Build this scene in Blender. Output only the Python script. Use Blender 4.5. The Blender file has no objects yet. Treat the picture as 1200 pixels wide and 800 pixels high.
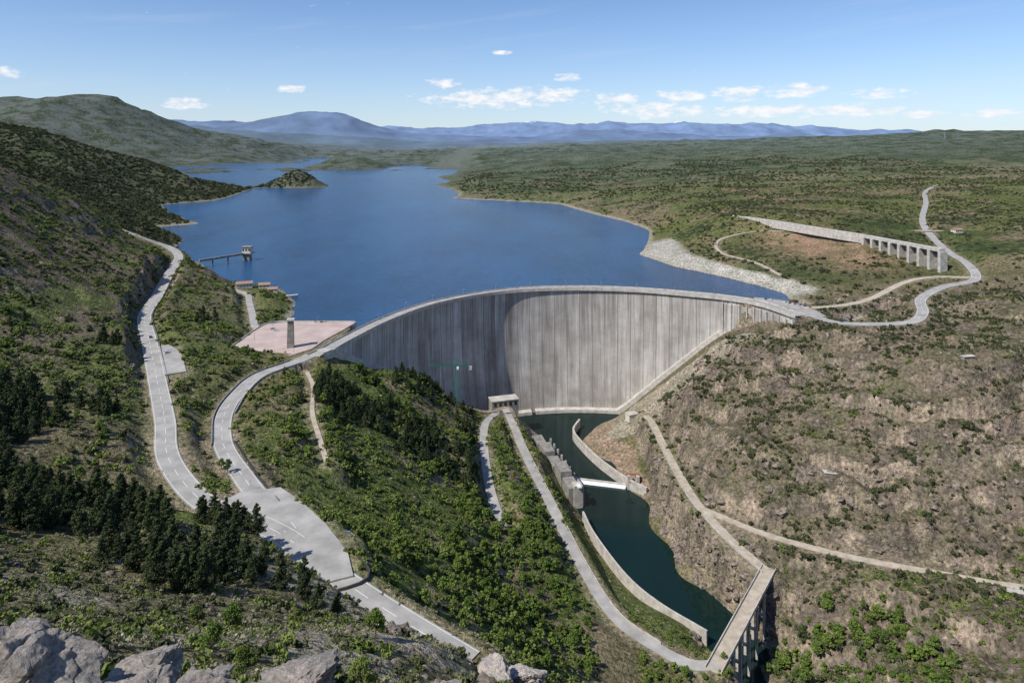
import bpy, math, random
import numpy as np
from mathutils import Vector, kdtree, Matrix
R=math.radians
rng=np.random.default_rng(7); random.seed(7)
sc=bpy.context.scene
sc.view_settings.view_transform='Standard'; sc.view_settings.look='None'; sc.view_settings.exposure=0

# ------------------------------------------------------------ helpers
def link(o,parent=None):
    sc.collection.objects.link(o)
    if parent is not None: o.parent=parent
    return o
def mk_mesh(name,V,F,mats=(),mi=None,smooth=False):
    V=np.asarray(V,dtype=np.float32); F=np.asarray(F,dtype=np.int32)
    me=bpy.data.meshes.new(name); k=F.shape[1]
    me.vertices.add(len(V)); me.vertices.foreach_set('co',V.ravel())
    me.loops.add(F.size); me.loops.foreach_set('vertex_index',F.ravel())
    me.polygons.add(len(F)); me.polygons.foreach_set('loop_start',np.arange(len(F),dtype=np.int32)*k)
    for m in mats: me.materials.append(m)
    if mi is not None: me.polygons.foreach_set('material_index',np.asarray(mi,dtype=np.int32))
    me.polygons.foreach_set('use_smooth',np.full(len(F),smooth))
    me.update(calc_edges=True)
    return me
def mk_obj(name,V,F,mats=(),mi=None,smooth=False,parent=None):
    return link(bpy.data.objects.new(name,mk_mesh(name,V,F,mats,mi,smooth)),parent)
def empty(name,loc=(0,0,0)):
    e=bpy.data.objects.new(name,None); e.location=loc; return link(e)
class Geo:
    """accumulates quads"""
    def __init__(s): s.V=[];s.F=[];s.M=[]
    def hexa(s,p,m=0):  # p: 4 bottom, 4 top
        n=len(s.V); s.V+=[tuple(q) for q in p]
        for f in ((3,2,1,0),(4,5,6,7),(0,1,5,4),(1,2,6,5),(2,3,7,6),(3,0,4,7)):
            s.F.append(tuple(n+i for i in f)); s.M.append(m)
    def box(s,c,sz,rot=0,m=0,taper=1.0):
        cx,cy,cz=c; a=sz[0]/2;b=sz[1]/2;h=sz[2]/2; cr,sr=math.cos(rot),math.sin(rot); P=[]
        for zz,t in ((-h,1),(h,taper)):
            for x,y in ((-a,-b),(a,-b),(a,b),(-a,b)):
                x*=t;y*=t
                P.append((cx+x*cr-y*sr,cy+x*sr+y*cr,cz+zz))
        s.hexa(P,m)
    def beam(s,p,q,w,m=0):
        p=Vector(p);q=Vector(q);d=(q-p).normalized()
        u=d.cross(Vector((0,0,1)))
        if u.length<.01: u=Vector((1,0,0))
        u.normalize(); v=d.cross(u); u*=w/2; v*=w/2
        s.hexa([p-u-v,p+u-v,p+u+v,p-u+v,q-u-v,q+u-v,q+u+v,q-u+v],m)
    def cyl(s,p,q,r0,r1,n=8,m=0):
        p=Vector(p);q=Vector(q);d=(q-p).normalized(); u=d.cross(Vector((0.01,1,0.02))).normalized(); v=d.cross(u)
        b=len(s.V)
        for c,r in ((p,r0),(q,r1)):
            for i in range(n):
                a=2*math.pi*i/n; s.V.append(tuple(c+u*math.cos(a)*r+v*math.sin(a)*r))
        for i in range(n):
            j=(i+1)%n; s.F.append((b+i,b+j,b+n+j,b+n+i)); s.M.append(m)
        for i in range(1,n-2,2):
            s.F.append((b+n,b+n+i,b+n+i+1,b+n+(i+2)%n)); s.M.append(m)
    def obj(s,name,mats,parent=None,smooth=False):
        return mk_obj(name,s.V,s.F,mats,s.M,smooth,parent)

# ------------------------------------------------------------ noise
def _h(ix,iy,seed):
    n=(ix.astype(np.int64)*374761393+iy.astype(np.int64)*668265263+seed*974711)&0xffffffff
    n=((n^(n>>13))*1274126177)&0xffffffff
    n=n^(n>>16)
    return (n&0xffff)/65535.0
def vn(x,y,seed=0):
    xi=np.floor(x);yi=np.floor(y);fx=x-xi;fy=y-yi
    fx=fx*fx*fx*(fx*(fx*6-15)+10);fy=fy*fy*fy*(fy*(fy*6-15)+10)
    a=_h(xi,yi,seed);b=_h(xi+1,yi,seed);c=_h(xi,yi+1,seed);d=_h(xi+1,yi+1,seed)
    return (a*(1-fx)+b*fx)*(1-fy)+(c*(1-fx)+d*fx)*fy
def fbm(x,y,w,o=4,seed=0):
    s=0;a=1;t=0
    for i in range(o):
        s=s+a*(vn(x/w+17.3*i,y/w+9.1*i,seed+i)*2-1);t+=a;a*=.5;w*=.5
    return s/t
def ridged(x,y,w,o=4,seed=0):
    s=0;a=1;t=0
    for i in range(o):
        s=s+a*(1-abs(vn(x/w+17.3*i,y/w+9.1*i,seed+i)*2-1)*2);t+=a;a*=.5;w*=.5
    return s/t
def sst(a,b,x):
    t=np.clip((x-a)/(b-a),0,1);return t*t*(3-2*t)
def spline(P,step=3.0):
    P=[np.array(p,float) for p in P]; P=[2*P[0]-P[1]]+P+[2*P[-1]-P[-2]]; out=[]
    for i in range(1,len(P)-2):
        p0,p1,p2,p3=P[i-1:i+3]; n=max(2,int(np.linalg.norm(p2-p1)/step))
        for k in range(n):
            t=k/n
            out.append(.5*((2*p1)+(-p0+p2)*t+(2*p0-5*p1+4*p2-p3)*t*t+(-p0+3*p1-3*p2+p3)*t**3))
    out.append(P[-2]); return np.array(out)

# ------------------------------------------------------------ materials
def new_mat(name):
    m=bpy.data.materials.new(name); m.use_nodes=True; nt=m.node_tree; b=nt.nodes['Principled BSDF']; return m,nt,b
def N(nt,t,**k):
    n=nt.nodes.new(t)
    for a,v in k.items(): setattr(n,a,v)
    return n
def ramp(nt,fac,stops):
    r=N(nt,'ShaderNodeValToRGB'); e=r.color_ramp.elements
    while len(e)<len(stops): e.new(.5)
    for i,(p,c) in enumerate(stops): e[i].position=p; e[i].color=(*c,1) if len(c)==3 else c
    nt.links.new(fac,r.inputs[0]); return r.outputs[0]
def mixc(nt,fac,a,b,mode='MIX'):
    n=N(nt,'ShaderNodeMix',data_type='RGBA',blend_type=mode)
    for ix,v in ((0,fac),(6,a),(7,b)):
        s=n.inputs[ix]
        if isinstance(v,(int,float)): s.default_value=v if ix==0 else (v,v,v,1)
        elif isinstance(v,tuple): s.default_value=(*v,1)
        else: nt.links.new(v,s)
    return n.outputs[2]
def math_(nt,op,a,b=None,c=None,clamp=False):
    n=N(nt,'ShaderNodeMath',operation=op,use_clamp=clamp)
    for i,v in enumerate((a,b,c)):
        if v is None: continue
        if isinstance(v,(int,float)): n.inputs[i].default_value=v
        else: nt.links.new(v,n.inputs[i])
    return n.outputs[0]
def posn(nt,scale=(1,1,1)):
    g=N(nt,'ShaderNodeNewGeometry'); mp=N(nt,'ShaderNodeMapping'); mp.inputs['Scale'].default_value=scale
    nt.links.new(g.outputs['Position'],mp.inputs[0]); return mp.outputs[0]
def noise(nt,vec,scale,detail=4,rough=.55):
    n=N(nt,'ShaderNodeTexNoise'); n.inputs['Scale'].default_value=scale; n.inputs['Detail'].default_value=detail; n.inputs['Roughness'].default_value=rough
    if vec is not None: nt.links.new(vec,n.inputs['Vector'])
    return n.outputs[0]
def bump(nt,b,h,strength,dist):
    n=N(nt,'ShaderNodeBump'); n.inputs['Strength'].default_value=strength; n.inputs['Distance'].default_value=dist
    nt.links.new(h,n.inputs['Height']); nt.links.new(n.outputs[0],b.inputs['Normal'])
def simple(name,col,var=.25,scale=.4,rough=.85,metal=0,det=3):
    m,nt,b=new_mat(name); p=posn(nt); f=noise(nt,p,scale,det,.6)
    lo=tuple(c*(1-var) for c in col); hi=tuple(min(1,c*(1+var)) for c in col)
    nt.links.new(ramp(nt,f,[(.3,lo),(.7,hi)]),b.inputs['Base Color']); b.inputs['Roughness'].default_value=rough; b.inputs['Metallic'].default_value=metal
    return m
M_road=simple('asphalt_bleached',(.34,.325,.30),.26,.12,.9,det=7)
M_track=simple('dirt_track',(.42,.36,.28),.28,.2,.95,det=7)
M_conc=simple('concrete',(.46,.43,.385),.3,.25,.85,det=6)
M_concd=simple('concrete_dark',(.24,.225,.2),.4,.3,.9,det=6)
M_white=simple('white_paint',(.75,.75,.73),.08,1,.6)
M_plaza=simple('plaza_paving',(.46,.36,.32),.2,.09,.9,det=7)
M_red=simple('roof_tiles',(.33,.2,.14),.2,.6,.85)
M_wall=simple('rendered_wall',(.6,.55,.47),.1,.6,.85)
M_glass=simple('dark_glass',(.02,.025,.03),.1,1,.15)
M_green=simple('green_painted_steel',(.04,.22,.17),.1,1,.5)
M_steel=simple('galvanised_steel',(.35,.36,.37),.1,1,.45,metal=.5)
M_rail=simple('dark_guard_rail',(.05,.05,.05),.2,1,.6)
M_tyre=simple('tyre_rubber',(.02,.02,.02),.1,1,.8)
M_orange=simple('rusty_steel',(.32,.15,.08),.3,1,.7)
M_foam=simple('foam',(.75,.78,.78),.2,.8,.6)
M_bark=simple('bark',(.11,.08,.055),.3,3,.95,det=1)
M_blue=simple('sign_blue',(.03,.1,.4),.05,1,.5)
M_sred=simple('sign_red',(.5,.03,.03),.05,1,.5)
def rockmat(name,a,b_,c,s=1.0,det=7):
    m,nt,b=new_mat(name); p=posn(nt,(1,1,1.6)); f=noise(nt,p,.7*s,4,.65); f2=noise(nt,p,5*s,det,.75)
    c1=ramp(nt,f,[(.34,a),(.48,b_),(.62,c)]); c2=mixc(nt,.9,c1,ramp(nt,f2,[(.34,(.45,.44,.43)),(.62,(1.3,1.3,1.3))]),'MULTIPLY')
    nt.links.new(c2,b.inputs['Base Color']); b.inputs['Roughness'].default_value=.95; b.inputs['Specular IOR Level'].default_value=.2; bump(nt,b,f2,1,.25/s); return m
M_rock=rockmat('lichen_rock',(.26,.24,.22),(.42,.38,.34),(.56,.48,.41),1.6,8)
M_rock2=rockmat('slope_rock',(.13,.11,.09),(.23,.19,.155),(.36,.3,.24),.6,4)
def leafmat(name,lo,hi):
    m,nt,b=new_mat(name)
    a=N(nt,'ShaderNodeAttribute'); a.attribute_name='tint'
    oi=N(nt,'ShaderNodeObjectInfo')
    f=math_(nt,'ADD',math_(nt,'MULTIPLY',a.outputs['Fac'],.6),math_(nt,'MULTIPLY',oi.outputs['Random'],.5))
    col=ramp(nt,f,[(.1,lo),(.95,hi)])
    nt.links.new(col,b.inputs['Base Color']); b.inputs['Roughness'].default_value=.8; b.inputs['Specular IOR Level'].default_value=.15
    return m
L_pine=leafmat('pine_needles',(.03,.045,.022),(.085,.11,.045))
L_broad=leafmat('broad_leaves',(.05,.095,.02),(.19,.26,.055))
L_green=leafmat('green_shrub_leaves',(.055,.09,.02),(.21,.25,.065))
L_dark=leafmat('juniper_leaves',(.034,.044,.022),(.10,.11,.05))
L_pale=leafmat('pale_scrub_leaves',(.13,.14,.07),(.34,.33,.21))

# ------------------------------------------------------------ terrain control survey (metres; dam crest z=0)
C="""
0 0 152 -8 12 142.5 5 14 141 0 35 123 -10 35 122 -20 45 117 -35 60 109 -60 30 132 -90 0 150 60 0 130 40 40 100 60 100 20 100 200 -60 300 200 -60 300 80 -40 200 0 60
-90 120 75 -60 120 69 -37 150 47 -23 140 54 -5 120 60 10 120 40 -62 185 36 -106 170 50 -107 215 33 -141 225 33 -150 200 46 -225 300 29 -194 310 25 -160 270 18 -200 240 45 -300 240 75
-300 400 38 -375 500 71 -487 650 122 -390 600 54 -500 800 80 -245 430 24 -330 560 30 -430 720 45 -600 600 170 -500 300 120 -700 300 200 -800 700 220 -300 150 110 -500 0 200
-186 413 8 -219 487 12 -324 720 20 -292 650 12 -260 610 9 -240 520 10 -195 460 7 -165 385 5 -170 340 9 -140 300 9.5
-202 634 -6 -318 768 -6 -405 890 -6 -509 1030 -6 -632 1204 -6 -614 1328 -6 -757 1515 -6 -880 1717 -6 -805 1840 -6 -862 2300 -6
-275 712 1 -248 700 0 -238 682 -1 -296 738 0 -262 733 -1 -240 720 -5
-170 640 -22 -225 765 -22 -360 900 -20 -470 1060 -20 -570 1240 -20 -560 1360 -20 -780 1640 -16 -740 1860 -20 -800 2330 -20
-100 760 -45 -60 900 -60 -250 900 -40 0 1200 -60 -300 1300 -50 50 1500 -30 -500 1750 -50 -150 1750 -30 -550 2200 -40 -480 2700 -40 -900 3000 -40 -1150 3300 -40 -600 3300 -40 -1400 4200 -40 -1500 5000 -30 -1550 6000 -30 -1450 8000 -30 -550 3850 -20 -1700 4700 -20 -1450 3500 -20 120 900 -40 60 1050 -40 150 1250 -30 -330 900 -30
-1450 2700 -20 -1900 3300 -6 -2012 4600 -6 -1903 5855 -6 -2300 3500 50 -2300 4700 20
-760 2420 45 -830 2380 14 -700 2430 14 -770 2330 -6 -890 2400 -6 -655 2440 -6 -770 2520 -6 -760 2250 -24 -960 2400 -24 -600 2450 -24 -770 2600 -24
-1500 2000 192 -1350 2000 155 -1204 2050 104 -1075 2150 47 -928 2250 8 -1700 1700 230 -1900 2500 200 -1200 1650 90 -1050 1800 50 -1300 2300 60
-825 1100 134 -790 1150 105 -750 1200 50 -703 1250 4 -980 1400 90 -1000 1100 190 -600 1050 40 -680 1080 75 -560 950 40 -551 900 50 -506 880 38 -450 860 12
-3750 5000 386 -3510 5200 480 -3369 5500 499 -2940 5600 330 -2565 5700 155 -2138 5700 50 -3500 4000 200 -5000 5000 380 -4200 6500 300 -2800 4700 120
-1100 3790 -6 -850 3788 -6 -720 3850 -6 -1050 4200 55 -850 4100 25 -1150 4700 -6 -900 4700 -6 -1250 4300 -10 -1200 3900 -16 -700 4100 -20 -1250 5000 -25 -900 5000 -22
-833 5000 -22 -300 4025 -6 -560 4400 -6 -640 4800 -4 -225 4500 71 -450 4700 40 -1150 6000 30 -700 6000 60
-326 3067 -6 -260 2500 -4 -168 1922 -6 -100 1870 -6 0 1814 -6 129 1717 -6 185 1480 -6 245 1227 -6 200 1030 -6 181 968 -6 208 876 -6 252 805 -6 279 745 -6 292 718 -4
-400 3100 -25 -230 1950 -22 -20 1750 -22 130 1450 -22 200 1220 -22 150 1020 -22 140 960 -24 165 870 -26 210 790 -26 240 730 -26
0 2240 15 -50 2000 5 -150 2900 14 215 1723 15 371 1486 25 295 1179 15 468 1248 38 733 1467 45 579 1158 32 520 924 28 784 1082 40 537 740 30 439 605 15 362 547 8
306 720 2 284 811 8 250 1000 5 310 1080 20 350 1076 36 400 1280 35 410 864 20 463 749 12 441 851 26 350 930 14 330 790 8 340 680 4 290 2320 10 690 1840 40 1085 2171 60 1700 2267 70 1200 1500 60 1500 900 80
100 3000 30 0 3700 25 700 3200 70 1600 3500 100 -100 6900 70 1000 5000 80 2250 4500 127 3125 5000 190 1875 5200 115 3000 3900 140 1500 6300 105 1000 8000 100 0 7000 67 -1050 7200 50
-2500 9000 60 -1300 10200 20 3500 7000 150 6000 6000 250 6000 2000 150 6000 0 150 2500 500 120 -4000 0 300 -4000 2500 350 -8000 4000 400 -8000 9000 300 0 12000 90 6000 12000 120 -6000 12000 100
-30000 30000 60 0 30000 60 30000 30000 60 -30000 0 300 30000 0 100 -30000 15000 150 30000 15000 100 0 -300 170 3000 -300 100 -3000 -300 250
-150 505 0 -165 485 0 -118 520 -16 -105 560 -34 -80 560 -38 -87 630 -76 -100 620 -60 -60 600 -74 -34 675 -120 -50 655 -98 -10 625 -98 0 660 -108 -122 600 -50 -70 680 -100 -20 740 -120 50 760 -120 150 740 -90 200 710 -50 245 690 -16
-45 560 -66 -116 370 0 -100 399 -12 -83 442 -30 -134 465 -4 -105 524 -25 -92 490 -24 -120 430 -4 -55 546 -58 -33 446 -65 -50 470 -50 -60 420 -42 -70 370 -26 -76 303 -10 -62 331 -24 -98 330 -2 -25 395 -60 0 379 -76 18 351 -82 -15 299 -45 -24 240 -17 -60 270 -4 -40 250 -8 0 285 -52 40 300 -84 -12 235 -18 20 240 -45
-14 541 -85 30 430 -90 8 500 -88 12 560 -92
34 690 -132 60 690 -132 48 614 -131 62 575 -131 68 520 -131 85 472 -131 100 420 -131 118 385 -131 122 345 -131 128 290 -131 140 220 -131 20 665 -126 31 614 -126 46 560 -126 51 515 -125.5 59 472 -125.5 75 427 -125.5 108 386 -125.5 108 348 -122 114 300 -125 120 240 -125 95 330 -97 100 338 -104 72 340 -98
40 480 -112 50 440 -112 66 400 -112 90 375 -112
80 622 -119 100 562 -119 106 600 -118.8 88 650 -119.5 98 668 -119 118 655 -106 105 525 -125.5 110 462 -125.5 126 419 -126 134 398 -125.5 138 372 -124 140 350 -122 142 300 -122 116 500 -112 119 455 -112
152 360 -114 146 382 -114 175 350 -108 168 380 -100 200 300 -100
206 660 -35 190 672 -50 156 690 -84 106 705 -128 223 596 -20 204 560 -26 184 490 -50 165 441 -83 255 454 -35 233 414 -68 312 430 -25 287 395 -60 277 493 -3 339 468 2 221 519 -32 178 649 -62 146 616 -84 150 560 -76 145 500 -80 235 570 -7 215 610 -26 250 560 -1 300 520 1 190 600 -42 170 540 -62 205 450 -60 350 400 -45 450 420 0 222 330 -86 280 320 -82 400 300 -60
260 640 0 285 640 0 290 600 2 230 640 -18 400 695 10
"""
C=np.array([float(t) for t in C.split()]).reshape(-1,3)
keep=[]
for i in range(len(C)):
    if all(np.hypot(*(C[i,:2]-C[j,:2]))>4 for j in keep): keep.append(i)
C=C[keep]
CC=14.0
def phi(r2): return np.sqrt(r2+CC*CC)
S=1000.0
d2=((C[:,None,:2]-C[None,:,:2])**2).sum(-1)
n=len(C); A=np.zeros((n+3,n+3)); A[:n,:n]=phi(d2)/S
Pm=np.c_[np.ones(n),C[:,0]/S,C[:,1]/S]; A[:n,n:]=Pm; A[n:,:n]=Pm.T
W=np.linalg.solve(A,np.r_[C[:,2],0,0,0])
def axis(lo,hi,step,g1,lim1,g2,lim2):
    a=list(np.arange(lo,hi+.1,step)); s=step;x=a[-1]
    while x<lim2: s*=g2; x+=s; a.append(x)
    s=step;x=lo;b=[]
    while x>lim1: s*=g1; x-=s; b.append(x)
    return np.array(b[::-1]+a)
xs=axis(-430,400,2.0,1.02,-30000,1.022,30000)
ys=axis(10,770,2.0,1.12,-400,1.0155,30000)
X,Y=np.meshgrid(xs,ys)
xf=X.ravel();yf=Y.ravel();zf=np.zeros(len(xf))
for i in range(0,len(xf),20000):
    a=xf[i:i+20000,None]-C[None,:,0];b=yf[i:i+20000,None]-C[None,:,1]
    zf[i:i+20000]=phi(a*a+b*b)@(W[:n]/S)+W[n]+W[n+1]*xf[i:i+20000]/S+W[n+2]*yf[i:i+20000]/S
Z=zf.reshape(X.shape)

# ------------------------------------------------------------ roads
ROADS={
 'mountain_road':dict(hw=5,mat=M_road,mark=1,p=[(-551,905,50),(-500,905,30),(-455,905,14),(-424,868,9),(-395,800,10),(-364,720,11),(-325,625,13),(-296,550,14),(-255,480,14),(-208,401,12),(-178,350,11.5),(-156,310,11),(-126,276,10),(-104,264,10),(-83,250,10),(-64,233,9.5),(-46,218,9),(-28,205,8),(-12,194,7)]),
 'dam_access_road':dict(hw=4.6,mat=M_road,mark=1,p=[(-142,502,0),(-152,478,0),(-166,448,1),(-166,415,2),(-160,380,3),(-143,338,5),(-118,300,7.3),(-98,272,9.5),(-84,253,10)]),
 'lay_by':dict(hw=6,mat=M_road,mark=0,p=[(-243,470,13.6),(-226,452,13.4),(-206,418,12.8)]),
 'riverside_road':dict(hw=3.2,mat=M_road,mark=0,p=[(-6,640,-96),(0,606,-95),(10,550,-96),(24,486,-97),(41,407,-97),(54,363,-97),(72,340,-97),(86,327,-95.5),(98,326,-95)]),
 'service_road':dict(hw=3.2,mat=M_road,mark=0,p=[(-14,625,-93),(-23,566,-83),(-17,480,-82),(-5,416,-84)]),
 'gorge_road':dict(hw=3.0,mat=M_track,mark=0,p=[(124,632,-99),(126,613,-98),(125,570,-96),(125,526,-95),(126,480,-93.5),(129,455,-93),(137,425,-94),(148,397,-95)]),
 'hillside_track':dict(hw=2.6,mat=M_track,mark=0,p=[(128,461,-93),(159,427,-91),(198,399,-88),(240,380,-86),(276,367,-85),(335,350,-82)]),
 'crest_car_park':dict(hw=9,mat=M_road,mark=0,p=[(236,668,0),(258,655,0),(268,630,0),(268,600,0.4)]),
 'plateau_road':dict(hw=4.5,mat=M_road,mark=1,p=[(266,605,.3),(274,575,2),(300,563,4),(329,562,6),(352,585,8),(376,627,10),(420,665,12.5),(468,690,15),(500,750,20),(525,832,25),(620,1030,31),(776,1280,36),(950,1560,42),(1144,1760,47),(1340,1790,51),(1700,1850,56)]),
 'embankment_track':dict(hw=3.4,mat=M_track,mark=0,p=[(268,632,.3),(300,634,1.5),(340,650,4),(400,697,10),(440,712,13),(470,700,15)]),
 'boathouse_road':dict(hw=3,mat=M_road,mark=0,p=[(-190,545,0),(-212,566,0),(-232,610,0),(-252,655,0),(-268,690,0),(-292,712,0)]),
 'footpath':dict(hw=1.3,mat=M_track,mark=0,p=[(-141,470,-4),(-128,440,-4),(-117,400,-4),(-104,370,-7),(-92,340,-6)]),
 'ridge_track':dict(hw=3,mat=M_track,mark=0,p=[(560,950,30),(640,930,32),(740,900,36),(900,880,42)]),
 'shore_track':dict(hw=2.2,mat=M_track,mark=0,p=[(300,760,5),(296,830,7),(275,900,8),(300,985,12),(360,1000,22),(420,960,27),(480,900,28)]),
}
JP=[(-122,268),(-112,282),(-97,286),(-84,274),(-70,258),(-58,241),(-53,228),(-62,224),(-76,235),(-98,252)]
samp=[];
for k,r in ROADS.items():
    r['s']=spline(r['p'],3.0)
    for q in r['s']: samp.append((q[0],q[1],q[2],r['hw']))
for px in np.arange(-203,-140,6):
    for py in np.arange(510,580,6):
        if px< -146+ (py-510)*.1: samp.append((px,py,0,5))
for x,y in ((-108,272),(-98,277),(-100,266),(-88,268),(-76,256),(-66,246),(-60,234),(-74,246)): samp.append((x,y,9.8,7))
kd=kdtree.KDTree(len(samp))
for i,q in enumerate(samp): kd.insert((q[0],q[1],0),i)
kd.balance()
crest_pts=[(-143,492,0),(-138,505,0),(-132,528,0),(-111,590,0),(-81,646,0),(-43,685,0),(0,711,0),(45,721,0),(90,721,0),(134,713,0),(174,697,0),(212,678,0),(240,650,0),(256,605,0)]
crest=spline(crest_pts,4.0)
kdd=kdtree.KDTree(len(crest))
for i,q in enumerate(crest): kdd.insert((q[0],q[1],0),i)
kdd.balance()
roadd=np.full(X.shape,999.0); rz=np.zeros(X.shape); damd=np.full(X.shape,999.0)
jm=np.where((ys>150)&(ys<2000))[0]; im=np.where((xs>-650)&(xs<1800))[0]
for j in jm:
    y=ys[j]
    for i in im:
        co,ix,d=kd.find((xs[i],y,0)); q=samp[ix]; roadd[j,i]=d-q[3]; rz[j,i]=q[2]
        if 440<y<770 and -200<xs[i]<310: damd[j,i]=kdd.find((xs[i],y,0))[2]
# natural relief
dist=np.hypot(X,Y)
gy,gx=np.gradient(Z,ys,xs); sl0=np.hypot(gx,gy)
nearw=1-sst(700,1800,dist); farw=sst(700,4000,dist)
rel=fbm(X,Y,26,4,3)*1.9*nearw+fbm(X,Y,7,2,5)*.45*nearw
rel+=ridged(X,Y,330,4,11)*18*farw+ridged(X,Y,900,4,21)*55*sst(2500,7000,dist)+fbm(X,Y,120,4,31)*6*sst(500,1500,dist)*(1-sst(3000,6000,dist))
right=sst(112,150,X)*sst(260,320,Y)*(1-sst(640,720,Y))*(1-sst(440,600,X))
u_=(X*.8+Y*.6); v_=(-X*.6+Y*.8)
g=ridged(u_,v_*.45,64,5,41)
rel+=right*(g*10-3)
left=sst(200,260,-X)*(1-sst(700,1000,Y))*sst(150,220,Y)
rel+=left*(ridged(X*.5,Y,60,4,51)*6)
ctr=sst(-140,-110,X)*(1-sst(20,45,X))*sst(240,300,Y)*(1-sst(560,620,Y)); rel+=ctr*(ridged(X,Y*.6,50,4,61)*5-1)
hillfar=sst(900,1300,Y)*sst(600,900,-X); rel+=hillfar*ridged(X,Y,240,5,71)*26*sst(0,40,Z)
rel+=sst(.55,.9,sl0)*(Y<760)*(X>95)*np.clip(ridged(X,Y,11,3,81),-.2,1)*2.6
# tilted rock beds: alternate ledges and small cliffs on the right bank and the left scree
def beds(step,tx,ty,seed,w=34,amp=10):
    h=Z+rel+tx*X+ty*Y+fbm(X,Y,w,5,seed)*amp
    f=h/step-np.floor(h/step); return (sst(.32,.62,f)-f)*step
bm_=sst(-.12,.12,fbm(X,Y,70,3,191)+.25*sst(.4,.9,sl0))
band=sst(98,125,X)*sst(260,320,Y)*(1-sst(640,700,Y))*(1-sst(440,600,X))
rel+=band*bm_*(beds(13,-.22,.14,201)*.95)+band*beds(4.6,-.3,.22,211,16,5)*.75*sst(-.15,.2,fbm(X,Y,45,3,221))
rel+=left*beds(9,.3,.1,231)*.45*sst(0,.2,fbm(X,Y,60,3,241))
shoreq=np.clip((abs(Z+6))/14,0.12,1); rel*=np.where(Y>700,shoreq,1)
rel*=np.where((Z<-112)&(X<120),.25,1)
rel*=sst(0,12,roadd)*sst(16,34,damd)
Z=Z+rel
t=sst(2.8,12,roadd); Z=(rz-.3)*(1-t)+Z*t
ny_,nx_=X.shape
idx=np.arange(ny_*nx_).reshape(ny_,nx_)
F=np.stack([idx[:-1,:-1],idx[:-1,1:],idx[1:,1:],idx[1:,:-1]],-1).reshape(-1,4)
def hgt(x,y):
    x=np.atleast_1d(np.asarray(x,float));y=np.atleast_1d(np.asarray(y,float))
    i=np.clip(np.searchsorted(xs,x)-1,0,nx_-2);j=np.clip(np.searchsorted(ys,y)-1,0,ny_-2)
    fx=np.clip((x-xs[i])/(xs[i+1]-xs[i]),0,1);fy=np.clip((y-ys[j])/(ys[j+1]-ys[j]),0,1)
    return (Z[j,i]*(1-fx)+Z[j,i+1]*fx)*(1-fy)+(Z[j+1,i]*(1-fx)+Z[j+1,i+1]*fx)*fy
def samp_grid(G,x,y):
    i=np.clip(np.searchsorted(xs,x),0,nx_-1);j=np.clip(np.searchsorted(ys,y),0,ny_-1); return G[j,i]
H1=lambda x,y: float(hgt(x,y)[0])
gy,gx=np.gradient(Z,ys,xs); slope=np.hypot(gx,gy)
# colours
def L(a,b,t): return a*(1-t[...,None])+np.array(b)*t[...,None]
n1=fbm(X,Y,90,5,101);n2=fbm(X,Y,22,4,111);n3=fbm(X,Y,400,4,121);n4=fbm(X,Y,12,4,131)
col=np.zeros(X.shape+(3,))+np.array((.145,.135,.07))
col=L(col,(.2,.165,.12),sst(-.1,.4,n2)*.6)
plat=sst(650,760,Y)*sst(-400,-150,X)
pc=L(np.zeros_like(col)+np.array((.135,.145,.06)),(.2,.165,.105),sst(-.05,.3,n1+.4*n2))
pc=L(pc,(.075,.095,.042),sst(.05,.3,n3-.2*n1))
col=col*(1-plat[...,None])+pc*plat[...,None]
fr=sst(1700,3200,Y)*sst(-2000,0,X); col=L(col,(.085,.1,.055),fr*.7)
lh=sst(380,560,-X)*sst(820,1100,Y); col=L(col,(.085,.09,.05),lh*.85); col=L(col,(.15,.13,.09),lh*sst(.1,.4,n1)*.5)
ls=sst(170,230,-X)*(1-sst(820,1000,Y))*sst(230,280,Y)
col=L(col,(.14,.115,.095),ls*.9); col=L(col,(.095,.125,.042),ls*sst(.02,.24,n2+.5*n1)*.75)
cs=sst(-150,-120,X)*(1-sst(40,60,X))*(1-sst(570,640,Y))*sst(200,240,Y)
col=L(col,(.11,.14,.045),cs*.85); col=L(col,(.25,.195,.14),cs*sst(.05,.28,n2)*.75)
mid=sst(150,180,-X)*(1-sst(240,300,-X))*sst(300,340,Y)*(1-sst(700,760,Y)); col=L(col,(.13,.15,.055),mid*.5)
rs=right; col=L(col,(.185,.15,.115),rs*.92); col=L(col,(.12,.125,.065),rs*sst(-.05,.3,n2-.2*n1)*.5); col=L(col,(.10,.085,.07),rs*sst(.0,.3,n4+.4*n1)*.7)
rk_=sst(.8,1.35,slope)*(Y<1000)*.92*(1-.6*cs)
col=col*(1-rk_[...,None])+L(np.zeros_like(col)+np.array((.14,.12,.1)),(.33,.27,.21),sst(-.25,.3,n4))*rk_[...,None]
red=np.exp(-(((X-400)/60)**2+((Y-885)/110)**2)); col=L(col,(.33,.22,.155),np.clip(red*1.5,0,1)*(.5+.5*sst(-.2,.2,n2)))
rr=sst(-.1,.25,n1)*np.exp(-(((X-560)/260)**2+((Y-1700)/400)**2)); col=L(col,(.28,.18,.12),rr*.7*(n2>.05))
eb=sst(165,180,X)*(1-sst(305,325,X))*sst(690,710,Y)*(1-sst(1040,1090,Y))*(1-sst(2,4.5,Z)); col=L(col,(.42,.40,.36),eb)
sh=np.clip((1-sst(-5.2,-2.6,Z))*(Y>620)*(damd>25)*(1-sst(1500,2800,Y)),0,1); col=L(col,(.36,.32,.26),sh*.75)
ap=((X>58)&(X<110)&(Y>535)&(Y<670)&(Z<-116.5)); col=L(col,(.31,.23,.175),ap*.85)
col=L(col,(.27,.23,.17),(1-sst(2,6,roadd))*.6*(Y<1000))
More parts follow.
